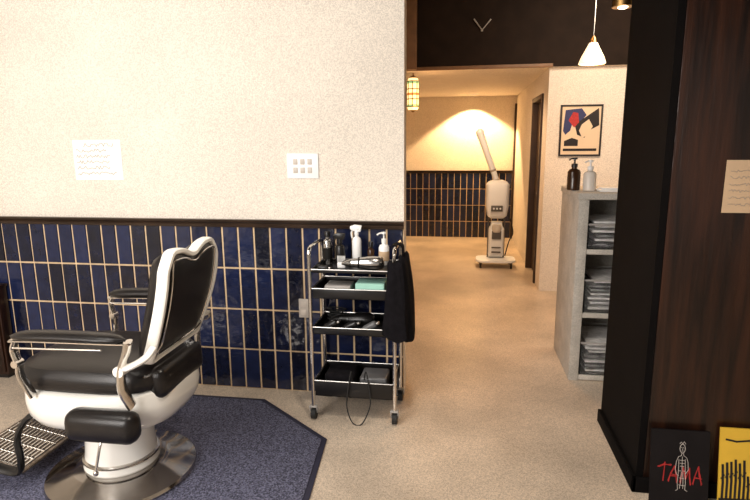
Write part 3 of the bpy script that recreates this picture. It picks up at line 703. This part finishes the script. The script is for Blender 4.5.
for st in ([(.14,.49),(.24,.53),(.35,.53)],[(.25,.55),(.23,.40),(.22,.30)],[(.31,.31),(.36,.42),(.41,.51),(.44,.41),(.46,.30)],[(.34,.39),(.47,.38)],[(.52,.29),(.54,.40),(.56,.50),(.61,.36),(.67,.50),(.68,.38),(.69,.28)],[(.73,.29),(.77,.42),(.82,.52),(.85,.41),(.88,.28)],[(.75,.38),(.87,.37)]):
    for k_ in range(3):
        stroke(mb,[(u+rs.uniform(-.012,.012),v+rs.uniform(-.014,.014)) for u,v in st],(.0040,.0024,.0016)[k_],lambda u,v:f(u,v,.0006+k_*.0006))
mb.build('lettering',M['red'],t)
mb=MB()
fu=lambda u:.54+(u-.54)*.82; fv=lambda v:.12+v*.80
q8=lambda u,v:f(fu(u),fv(v),.0026)
stroke(mb,[(.54+.055*math.cos(q*PI/8),.80+.075*math.sin(q*PI/8)) for q in range(17)],.0018,q8)
for st in ([(.51,.82),(.53,.82)],[(.55,.82),(.57,.81)],[(.52,.76),(.56,.76)],[(.54,.80),(.54,.78)],[(.53,.72),(.52,.68),(.46,.66),(.42,.58),(.40,.44),(.43,.36)],[(.56,.72),(.57,.68),(.63,.65),(.66,.57),(.67,.44),(.62,.38)],[(.47,.62),(.47,.42),(.45,.22),(.46,.10),(.42,.08)],[(.60,.62),(.61,.42),(.62,.22),(.61,.10),(.66,.08)],[(.54,.66),(.54,.44)],[(.49,.60),(.59,.60)],[(.49,.55),(.59,.55)],[(.50,.50),(.58,.50)],[(.48,.42),(.60,.42)],[(.53,.40),(.52,.24),(.50,.12)],[(.56,.40),(.57,.24),(.57,.12)],[(.48,.88),(.51,.91),(.54,.88),(.57,.92),(.60,.88)],[(.43,.36),(.47,.34)],[(.49,.30),(.59,.29)],[(.48,.18),(.60,.17)]):
    stroke(mb,st,.0014,q8)
mb.build('chalk_figure',M['white_ink'],t)
t,f,w,hh=board('picture_board','yellow picture board with black upright shapes leaning on the pillar base','picture',722,775,430,M['yellow'])
mb=MB()
stroke(mb,[(.04,.10),(.96,.12)],.016,lambda u,v:f(u,v,.0016))
rs=random.Random(5)
for i in range(11):
    u=.07+i*.083; h1=.30+.22*rs.random()
    stroke(mb,[(u,.10),(u+.01,.10+h1*.5),(u-.005,.10+h1)],.009,lambda a_,b_:f(a_,b_,.0010+.0003*(i%2)))
    stroke(mb,[(u-.025,.10+h1*.62),(u+.03,.10+h1*.72)],.006,lambda a_,b_:f(a_,b_,.0018))
mb.build('black_shapes',M['poster_black'],t)
mb=MB(); stroke(mb,[(.12,.86),(.32,.84),(.55,.86),(.9,.85)],.008,lambda u,v:f(u,v,.0006)); mb.build('black_line',M['poster_black'],t)
# ------------------------------------------------------------ lights
def area(loc,target,size,e,col,sy=None):
    l=bpy.data.lights.new('area','AREA'); l.energy=e; l.color=col; l.size=size
    if sy: l.shape='RECTANGLE'; l.size_y=sy
    o=bpy.data.objects.new('area_light',l); C.objects.link(o); o.location=loc
    o.rotation_euler=(Vector(target)-Vector(loc)).to_track_quat('-Z','Y').to_euler(); return o
def spot(loc,target,e,ang,col,blend=.3,rad=.04):
    l=bpy.data.lights.new('spot','SPOT'); l.energy=e; l.color=col; l.spot_size=math.radians(ang); l.spot_blend=blend; l.shadow_soft_size=rad
    o=bpy.data.objects.new('spot_light',l); C.objects.link(o); o.location=loc
    o.rotation_euler=(Vector(target)-Vector(loc)).to_track_quat('-Z','Y').to_euler()
def point(loc,e,col,rad=.05):
    l=bpy.data.lights.new('point','POINT'); l.energy=e; l.color=col; l.shadow_soft_size=rad
    o=bpy.data.objects.new('point_light',l); C.objects.link(o); o.location=loc
DAY=(1,.95,.91); WARM=(1,.52,.21)
area((-2.2,-1.2,1.95),(-2.2,3,1.2),2.3,146,DAY,1.7)
area((-1.7,1.3,2.75),(-1.4,2.2,0),1.2,38,(1,.94,.86))
spot((dx1,8.50,ZL-.03),(dx1,8.80,0),190,110,(1,.62,.29),.2)
spot((.1,5.95,ZL-.03),(.35,6.6,0),55,150,(1,.66,.38),.6,.1)  # added spot without a fixture, brightens the front of the steamer
spot((.35,4.4,ZC-.05),(.35,4.8,0),55,110,(1,.52,.23),.7,.1)
spot((-.1,1.7,ZC-.05),(-.1,1.8,0),100,100,(1,.88,.74),.6,.1)
c=P(592,64,Y=py_); point((c.x,py_,c.z-.03),10,WARM,.05)
point((LAN.x+.15,LAN.y-.2,LAN.z-.2),5,WARM,.08)
area((1.3,4.3,2.7),(1.2,5.6,1.4),.6,32,(1,.80,.60))
w=bpy.data.worlds.new('world'); SC.world=w; w.use_nodes=True
w.node_tree.nodes['Background'].inputs[0].default_value=(1,.9,.8,1); w.node_tree.nodes['Background'].inputs[1].default_value=.40
